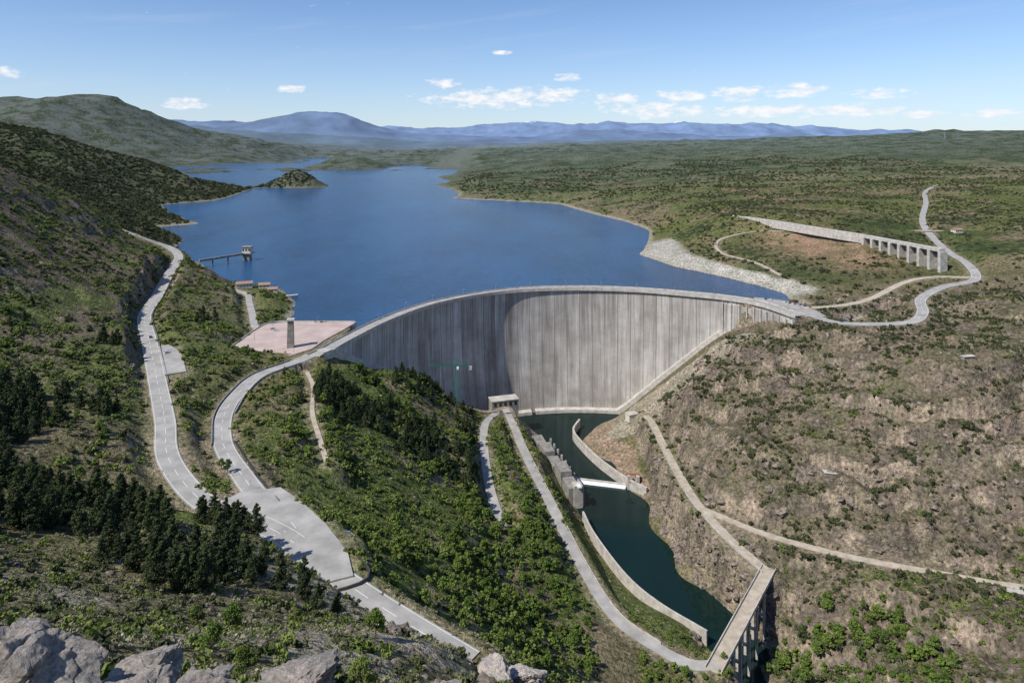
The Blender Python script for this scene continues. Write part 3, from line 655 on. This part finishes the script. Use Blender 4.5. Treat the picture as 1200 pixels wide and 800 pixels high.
def pine(seed,dens=1.0,h=10.0,size=.3):
    rg=np.random.default_rng(seed); g=Geo(); lean=rg.normal(size=2)*.25
    g.cyl((0,0,-.8),(lean[0]*.5,lean[1]*.5,h*.55),.24,.14,6); g.cyl((lean[0]*.5,lean[1]*.5,h*.55),(lean[0],lean[1],h*.97),.14,.03,6)
    cs=[];rs=[]; z=h*.14
    while z<h*.97:
        t=(z-h*.14)/(h*.83); reach=(1-t)**.6*h*.26*rg.uniform(.7,1.2)+.3; nb=int(7-3*t)
        for i in range(nb):
            a=rg.uniform(0,6.28); rr=reach*rg.uniform(.5,1.1)
            e=(lean[0]*t+math.cos(a)*rr,lean[1]*t+math.sin(a)*rr,z+rr*.12+rg.normal()*.15)
            g.beam((lean[0]*t,lean[1]*t,z-.1),e,.07)
            cs.append(e);rs.append(.4+.38*(1-t)); cs.append((lean[0]*t+math.cos(a)*rr*.5,lean[1]*t+math.sin(a)*rr*.5,z));rs.append(.4+.4*(1-t))
        z+=h*.062
    cs.append((lean[0],lean[1],h));rs.append(.35)
    return proto('pine',g,leaves(rg,cs,rs,int(20*dens),size,.75),[M_bark,L_pine])
def broad(seed,h=7.0,per=40,size=.34,mat=None):
    rg=np.random.default_rng(seed); g=Geo(); g.cyl((0,0,-.8),(.1,.05,h*.42),.2,.12,6)
    cs=[];rs=[]
    for i in range(22):
        a=rg.uniform(0,6.28); t=rg.uniform(0,1); rr=h*.3*math.sin(math.pi*(.25+.7*t))*rg.uniform(.5,1.1)
        e=(math.cos(a)*rr,math.sin(a)*rr,h*(.3+.62*t)); cs.append(e); rs.append(h*rg.uniform(.08,.15))
        if i<9: g.cyl((.1*t,.05*t,h*.34*rg.uniform(.6,1)),e,.08,.03,5)
    return proto('broadleaf',g,leaves(rg,cs,rs,per,size,.85),[M_bark,mat or L_broad])
def shrub(seed,mat,per=15,size=.3,k=7):
    rg=np.random.default_rng(seed); g=Geo()
    cs=[(rg.normal()*.42,rg.normal()*.42,rg.uniform(.15,.75)) for i in range(k)]; rs=[rg.uniform(.25,.5) for i in range(k)]
    for c_ in cs[:2]: g.beam((0,0,-.3),c_,.05)
    return proto('shrub',g,leaves(rg,cs,rs,per,size,.8),[M_bark,mat])
def rockmesh(seed,sub=3,rough=.14,craz=0.0):
    import bmesh
    from mathutils import noise as mn
    bm=bmesh.new(); bmesh.ops.create_icosphere(bm,subdivisions=sub,radius=1)
    off=Vector((seed*7.3,seed*3.1,0)); pl=[(Vector((random.gauss(0,1),random.gauss(0,1),random.gauss(0,1))).normalized(),random.uniform(.5,.85)) for _ in range(14)]
    for v_ in bm.verts:
        q=v_.co.copy()
        for nn,dd_ in pl:
            e=q.dot(nn)-dd_
            if e>0: q-=nn*e
        q*=1+rough*mn.fractal(q*2.2+off,1,2,5)+craz*(.05*mn.noise(q*9+off)-.07*max(0,.1-abs(mn.noise(q*1.9+off)))/.1); q.z*=.8; v_.co=q
    me=bpy.data.meshes.new('rock'); bm.to_mesh(me); bm.free(); return me
def scatter_obj(name,me,pts,scl):
    """one instanced mass: horizontal tiny faces carry position, heading and size"""
    n=len(pts); a=rng.uniform(0,6.28,n); h=scl/2
    V=np.zeros((n,4,3))
    for k_,(sx_,sy_) in enumerate(((-1,-1),(1,-1),(1,1),(-1,1))):
        V[:,k_,0]=pts[:,0]+h*(sx_*np.cos(a)-sy_*np.sin(a)); V[:,k_,1]=pts[:,1]+h*(sx_*np.sin(a)+sy_*np.cos(a)); V[:,k_,2]=pts[:,2]
    o=mk_obj(name,V.reshape(-1,3),np.arange(4*n).reshape(-1,4))
    o.instance_type='FACES'; o.use_instance_faces_scale=True; o.instance_faces_scale=1; o.show_instancer_for_render=False
    ch=bpy.data.objects.new(me.name,me); link(ch,o); return o
def land(x,y,z):
    down=((x-62)**2+(y-520)**2<190**2)|(y<505)
    ok=np.where(z<-4.5,down,True)&(z>-123.5)
    ok&=samp_grid(roadd,x,y)>1.8
    ok&=samp_grid(damd,x,y)>19
    ok&=samp_grid(eb,x,y)<.3
    ok&=~((x>58)&(x<112)&(y>535)&(y<672)&(z<-112))
    ok&=~((x>14)&(x<56)&(y>515)&(y<615)&(z<-98))
    ok&=~((np.abs(x+268)<32)&(np.abs(y-716)<22))
    return ok
def pick(nn,xr,yr,cond=None,sink=.1):
    x=rng.uniform(*xr,nn);y=rng.uniform(*yr,nn);z=hgt(x,y); ok=land(x,y,z)
    if cond is not None: ok&=cond(x,y,z)
    return np.c_[x,y,z-sink][ok]
def nz(x,y,w,s): return fbm(x,y,w,3,s)
U=lambda n,a,b: a+(b-a)*rng.uniform(0,1,n)**1.8
P_dark=[];P_green=[];P_pale=[];P_pine=[];P_broad=[];P_rock=[];P_crag=[]
def add(Lst,p,a,b): Lst.append((p,U(len(p),a,b)))
SL=lambda x,y: samp_grid(slope,x,y)
add(P_dark,pick(10500,(118,480),(300,650),lambda x,y,z:(nz(x,y,30,1)>-.2)&(SL(x,y)<1.15)),.7,2.6)
add(P_green,pick(2200,(118,480),(300,650),lambda x,y,z:(nz(x,y,24,2)>.1)&(SL(x,y)<1.15)),.6,2.2)
add(P_pale,pick(3000,(118,480),(300,650)),.5,1.3)
add(P_rock,pick(3500,(112,440),(300,650),lambda x,y,z:(nz(x,y,20,3)>.0)),.4,2.2)
add(P_crag,pick(2200,(112,430),(290,650),lambda x,y,z:(SL(x,y)>1.0),.8),1.3,4.6)
add(P_crag,pick(350,(112,430),(290,650),lambda x,y,z:(nz(x,y,26,33)>.15),.8),1.3,4)
add(P_crag,pick(900,(100,150),(370,560),lambda x,y,z:(z<-94)&(SL(x,y)>.7),.6),1.2,4)
add(P_crag,pick(160,(150,260),(590,660),lambda x,y,z:(SL(x,y)>.5),.6),1.5,4)
add(P_dark,pick(14000,(200,1500),(640,1800),lambda x,y,z:(nz(x,y,80,4)>-.2)&(np.hypot(x-400,y-885)>70)),1.1,3.3)
add(P_green,pick(2600,(200,1500),(640,1800),lambda x,y,z:(nz(x,y,60,5)>0)),1,2.6)
add(P_dark,pick(6000,(-200,1500),(1700,3000),lambda x,y,z:(nz(x,y,150,6)>-.1)),2.4,5)
add(P_green,pick(11000,(-520,-150),(230,900),lambda x,y,z:(nz(x,y,34,7)>-.05)),.7,2.7)
add(P_dark,pick(7000,(-560,-150),(230,980),lambda x,y,z:(nz(x,y,40,8)>-.15)),.7,2.5)
add(P_pale,pick(3500,(-520,-150),(230,900)),.4,1.3)
add(P_rock,pick(2800,(-440,-150),(230,760),lambda x,y,z:(nz(x,y,25,9)>.0)),.3,1.6)
add(P_crag,pick(400,(-420,-190),(260,800),lambda x,y,z:(SL(x,y)>.9),.6),1.2,3.5)
add(P_broad,pick(1100,(-480,-150),(240,880),lambda x,y,z:(nz(x,y,50,10)>.02)),.4,.95)
add(P_dark,pick(8500,(-1300,-500),(880,1500),None),2.2,4.4)
add(P_dark,pick(11000,(-1900,-700),(1500,2600),None),3.4,6.6)
add(P_green,pick(6500,(-150,40),(225,600),lambda x,y,z:(z<12)&(nz(x,y,22,11)>-.12)),.7,2.5)
add(P_broad,pick(850,(-120,36),(240,520),lambda x,y,z:(nz(x,y,40,12)>.02)&(z<2)),.4,1.1)
add(P_broad,pick(240,(-30,40),(300,420),lambda x,y,z:(z<-40)),.5,.95)
add(P_pale,pick(2200,(-150,110),(225,620),lambda x,y,z:(z<12)),.4,1.1)
add(P_rock,pick(900,(-150,110),(225,620),lambda x,y,z:(z<8)),.3,1.4)
add(P_dark,pick(1700,(-150,40),(225,620),lambda x,y,z:(z<8)),.6,1.8)
add(P_pine,pick(300,(-128,-96),(400,500),lambda x,y,z:(z<-2)&(nz(x,y,20,13)>-.15)),.5,1.0)
add(P_pine,pick(520,(-92,-25),(420,590),lambda x,y,z:(nz(x,y,26,14)>-.02)&(np.hypot(x+49,y-600)>14)),.45,.95)
add(P_pine,pick(260,(-270,-200),(255,350),lambda x,y,z:(nz(x,y,22,34)>-.2)),.7,1.15)
add(P_pine,pick(90,(-340,-240),(380,560),lambda x,y,z:(nz(x,y,30,15)>.1)),.6,1)
add(P_broad,pick(420,(126,225),(262,372),lambda x,y,z:(z<-92)),.6,1.3)
add(P_broad,pick(50,(60,108),(300,330)),.5,.9)
add(P_green,pick(1200,(60,320),(270,380)),.8,2)
fgc=lambda x,y,z:(x<30-.1*y)&(np.hypot(x,y)>24)
add(P_green,pick(3200,(-200,10),(26,225),lambda x,y,z:fgc(x,y,z)&(nz(x,y,16,16)>-.05)),.4,1.5)
add(P_dark,pick(2200,(-200,10),(26,225),lambda x,y,z:fgc(x,y,z)&(nz(x,y,18,17)>-.1)),.4,1.5)
add(P_pale,pick(6000,(-200,10),(26,225),fgc),.3,1.2)
add(P_rock,pick(1600,(-150,10),(30,215),lambda x,y,z:fgc(x,y,z)&(nz(x,y,14,18)>.0)),.25,1.3)
add(P_crag,pick(70,(-34,14),(112,160),fgc,.5),1,3.6)
def emit(name,Lst,protos):
    P=np.vstack([a for a,_ in Lst]);S_=np.concatenate([b for _,b in Lst]); w=rng.integers(0,len(protos),len(P))
    for k_,pr in enumerate(protos): scatter_obj(name,pr,P[w==k_],S_[w==k_])
emit('dark_shrubs',P_dark,[shrub(s,L_dark) for s in (1,2,41)])
emit('green_shrubs',P_green,[shrub(s,L_green,20,.24) for s in (3,4,5)])
emit('pale_scrub',P_pale,[shrub(s,L_pale,16,.19,7) for s in (6,7)])
emit('broadleaf_woodland',P_broad,[broad(s) for s in (8,9,10)])
emit('pine_woodland',P_pine,[pine(s) for s in (11,12,13)])
def rockset(mat,seeds,sub,rough=.14,craz=0.0):
    o=[]
    for s in seeds:
        m=rockmesh(s,sub,rough,craz); m.materials.append(mat); o.append(m)
    return o
emit('scattered_rocks',P_rock,rockset(M_rock2,(1,2,3),2))
emit('rock_outcrops',P_crag,rockset(M_rock2,(4,5,6),3,.35))
pp=[pine(s,1.7,10,.21) for s in (21,22,23,24)]; bp=[broad(s,6,150,.15,m_) for s,m_ in ((31,L_broad),(32,L_green),(33,L_green))]
def tree(nm,me,x,y,s,dz=0):
    o=link(bpy.data.objects.new(nm,me)); o.location=(x,y,H1(x,y)-.1+dz); o.scale=(s,s,s*random.uniform(.9,1.1)); o.rotation_euler=(0,0,random.uniform(0,6.28))
cnt=0; placed=[]; tries=0
while cnt<175 and tries<40000:
    tries+=1
    x=random.uniform(-200,-66);y=random.uniform(150,250)
    if samp_grid(roadd,np.array([x]),np.array([y]))[0]<4: continue
    if x/y>-.36 or fbm(np.array([x]),np.array([y]),30,2,77)[0]<-.2: continue
    if any(math.hypot(x-a_,y-b_)<3.6 for a_,b_ in placed): continue
    placed.append((x,y)); tree('pine_tree',pp[cnt%4],x,y,random.uniform(.6,1.2)); cnt+=1
for x,y,s in ((-53,175,.8),(-48,168,.7),(-58,190,.8),(-61,180,.9),(-12,46,.62),(-14,50,.5),(-44,172,.6)): tree('pine_tree',pp[cnt%4],x,y,s); cnt+=1
for x,y,s,k_ in ((-.5,36,.85,1),(-3.5,42,.6,0),(-5,50,.6,2),(-10,60,.7,0),(-16,72,.8,1),(3.5,40,.45,2),(-26,66,.6,1),(-33,75,.7,0),(-127,305,1.1,0),(-132,310,.9,1),(-60,130,.8,2),(-45,110,.8,0),(-38,120,.6,1),(-22,110,.8,0)): tree('broadleaf_tree',bp[k_],x,y,s)
rk=rockset(M_rock,(11,12,13,14,15),6,.2,1.0)
for k_,(x,y,z,s) in enumerate(((-10.4,14,143.7,2.2),(-7.5,12.8,143.9,1.25),(-12.2,12.6,144.2,1.5),(-3.9,12.2,145.2,.85),(-5.4,12,144.95,.95),(-4.7,12.8,144.3,.9),(-1.4,12.2,144.75,.75),(-8.6,16,142.3,1.3),(-6.3,13.4,143.9,1.0),(-24,138,52,5.5),(-20,134,54,4.5),(-27,142,51,4.5),(-3,122,60,4),(2,126,56,4.5))):
    o=link(bpy.data.objects.new('boulder',rk[k_%5])); o.location=(x,y,z); o.scale=(s,s*.9,s*.8); o.rotation_euler=(random.uniform(-.4,.4),random.uniform(-.4,.4),random.uniform(0,6))

# ------------------------------------------------------------ distant mountains
def hills(name,y0,depth,prof,colr,seed,amp,snow=False,x0=-16000,x1=24000,nx=500,mul=1.15):
    px=np.array([p_[0] for p_ in prof],float);pz=np.array([p_[1] for p_ in prof],float)*mul
    x=np.linspace(x0,x1,nx);y=np.linspace(y0-depth,y0+depth,60); XX,YY=np.meshgrid(x,y)
    base=np.interp(XX,px,pz); f=np.clip(1-abs(YY-y0)/depth,0,1); f=f*f*(3-2*f)
    nse=ridged(XX,YY,2600,6,seed); ZZ=base*f*(.93+.12*nse)+nse*amp*np.sqrt(f)-40+ fbm(XX,YY,500,4,seed+3)*amp*.35*f
    i_=np.arange(ZZ.size).reshape(ZZ.shape); F_=np.stack([i_[:-1,:-1],i_[:-1,1:],i_[1:,1:],i_[1:,:-1]],-1).reshape(-1,4)
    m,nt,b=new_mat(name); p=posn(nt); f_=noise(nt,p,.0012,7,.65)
    c=ramp(nt,f_,[(.35,tuple(c_*.78 for c_ in colr)),(.65,tuple(c_*1.2 for c_ in colr))])  # colr has the blue of aerial haze painted into the mountain colour
    if snow:
        s_=N(nt,'ShaderNodeSeparateXYZ'); nt.links.new(posn(nt),s_.inputs[0])
        h_=math_(nt,'MULTIPLY',math_(nt,'ADD',math_(nt,'SUBTRACT',s_.outputs[2],880),math_(nt,'MULTIPLY',math_(nt,'SUBTRACT',noise(nt,p,.0016,6,.7),.5),900)),.01,clamp=True)
        c=mixc(nt,math_(nt,'MULTIPLY',h_,.85),c,(.68,.72,.78))
    nt.links.new(c,b.inputs['Base Color']); b.inputs['Roughness'].default_value=1; b.inputs['Specular IOR Level'].default_value=0
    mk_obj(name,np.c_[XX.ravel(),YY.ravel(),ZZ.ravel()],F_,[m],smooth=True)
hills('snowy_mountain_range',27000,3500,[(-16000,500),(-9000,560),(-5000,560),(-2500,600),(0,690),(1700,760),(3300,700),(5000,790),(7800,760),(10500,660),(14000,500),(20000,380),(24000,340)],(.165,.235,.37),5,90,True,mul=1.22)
hills('haze_blue_mountain_range',16000,2800,[(-16000,300),(-9500,560),(-8000,700),(-7000,700),(-6000,640),(-5000,880),(-3900,780),(-2600,430),(-1200,380),(400,330),(2500,420),(4500,330),(8000,300),(12000,260),(24000,200)],(.135,.19,.29),9,90,mul=1.0)
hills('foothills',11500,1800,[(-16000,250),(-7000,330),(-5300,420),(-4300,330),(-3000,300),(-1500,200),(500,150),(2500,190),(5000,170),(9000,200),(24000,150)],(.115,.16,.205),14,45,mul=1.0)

# ------------------------------------------------------------ sky, sun
SUN=Vector((-.82,-.57,0)).normalized(); EL=R(50)
sv=Vector((SUN.x*math.cos(EL),SUN.y*math.cos(EL),math.sin(EL)))
w=bpy.data.worlds.new('World'); sc.world=w; w.use_nodes=True; nt=w.node_tree; bg=nt.nodes['Background']
sky=N(nt,'ShaderNodeTexSky'); sky.sky_type='NISHITA'; sky.sun_disc=False; sky.sun_elevation=EL; sky.sun_rotation=math.atan2(SUN.x,SUN.y)%(2*math.pi); sky.altitude=1000; sky.air_density=1.0; sky.dust_density=.2; sky.ozone_density=2.5
tc=N(nt,'ShaderNodeTexCoord'); sx=N(nt,'ShaderNodeSeparateXYZ'); nt.links.new(tc.outputs['Generated'],sx.inputs[0])
az=math_(nt,'ARCTAN2',sx.outputs[0],sx.outputs[1]); el=math_(nt,'ARCSINE',sx.outputs[2])
CL=[(-5.7,4.85,1.5,.4),(-1.5,3.5,5.4,.85),(2.6,3.8,3.9,.7),(8.9,3.4,1.8,.6),(12,2.5,4.2,.6),(14,3.6,2.1,.5),(18.7,3.75,2.5,.6),(22.9,3.9,1.8,.6),(20.5,2.3,5.5,.5),(27,2.3,3,.5),(28.3,3.5,2,.4),(31,1.9,1.6,.3),(-17.7,4.15,1.3,.35),(-25.4,2.8,1.6,.45),(-36.6,4.6,1.1,.42),(-.7,7.35,.8,.2),(4.6,5.3,1.1,.34),(35,1.9,1.4,.35)]
tot=None
for a0,e0,wa,we in CL:
    da=math_(nt,'MULTIPLY_ADD',az,1/R(wa),-a0/wa); de=math_(nt,'MULTIPLY_ADD',el,1/R(we),-e0/we)
    g_=math_(nt,'MULTIPLY_ADD',da,da,math_(nt,'MULTIPLY',de,de))
    tot=g_ if tot is None else math_(nt,'MINIMUM',tot,g_)
tot=math_(nt,'SUBTRACT',1,tot)
cv=N(nt,'ShaderNodeCombineXYZ'); nt.links.new(math_(nt,'MULTIPLY',az,44),cv.inputs[0]); nt.links.new(math_(nt,'MULTIPLY',el,105),cv.inputs[1])
nn=noise(nt,cv.outputs[0],1.0,6,.62)
cm=math_(nt,'ADD',math_(nt,'MAXIMUM',tot,-1.2),math_(nt,'MULTIPLY',math_(nt,'SUBTRACT',nn,.48),6))
cm=math_(nt,'MULTIPLY',cm,.75,clamp=True)
cv2=N(nt,'ShaderNodeCombineXYZ'); nt.links.new(math_(nt,'MULTIPLY',az,2.5),cv2.inputs[0]); nt.links.new(math_(nt,'MULTIPLY',math_(nt,'SUBTRACT',el,math_(nt,'MULTIPLY',az,.12)),26),cv2.inputs[1])
ci=math_(nt,'MULTIPLY',math_(nt,'SUBTRACT',noise(nt,cv2.outputs[0],1,5,.6),.53),.9,clamp=True)
skyc=mixc(nt,1,sky.outputs[0],(.95,1.05,1.22),'MULTIPLY')
skyc=mixc(nt,ci,skyc,(6.5,7,7.8))
hzf=math_(nt,'POWER',math_(nt,'SUBTRACT',1,math_(nt,'MULTIPLY',math_(nt,'ABSOLUTE',el),3.6,clamp=True)),2.5)
skyc=mixc(nt,math_(nt,'MULTIPLY',hzf,.55),skyc,(4.9,5.8,7.3))
skyc=mixc(nt,cm,skyc,mixc(nt,nn,(6.0,6.5,7.4),(9.8,9.8,9.8)))
nt.links.new(skyc,bg.inputs[0]); bg.inputs[1].default_value=.112
ld=bpy.data.lights.new('sun','SUN'); ld.energy=4.9; ld.angle=R(.5); ld.color=(1,.955,.88)
lo=link(bpy.data.objects.new('sun',ld)); lo.rotation_euler=sv.to_track_quat('Z','Y').to_euler(); lo.location=(0,0,400)

cam=bpy.data.cameras.new('camera'); co=link(bpy.data.objects.new('camera',cam)); co.location=(0,0,155); co.rotation_euler=(R(90),0,0)
cam.sensor_width=36; cam.lens=24; cam.shift_y=-235/1200; cam.clip_start=.5; cam.clip_end=80000
sc.camera=co
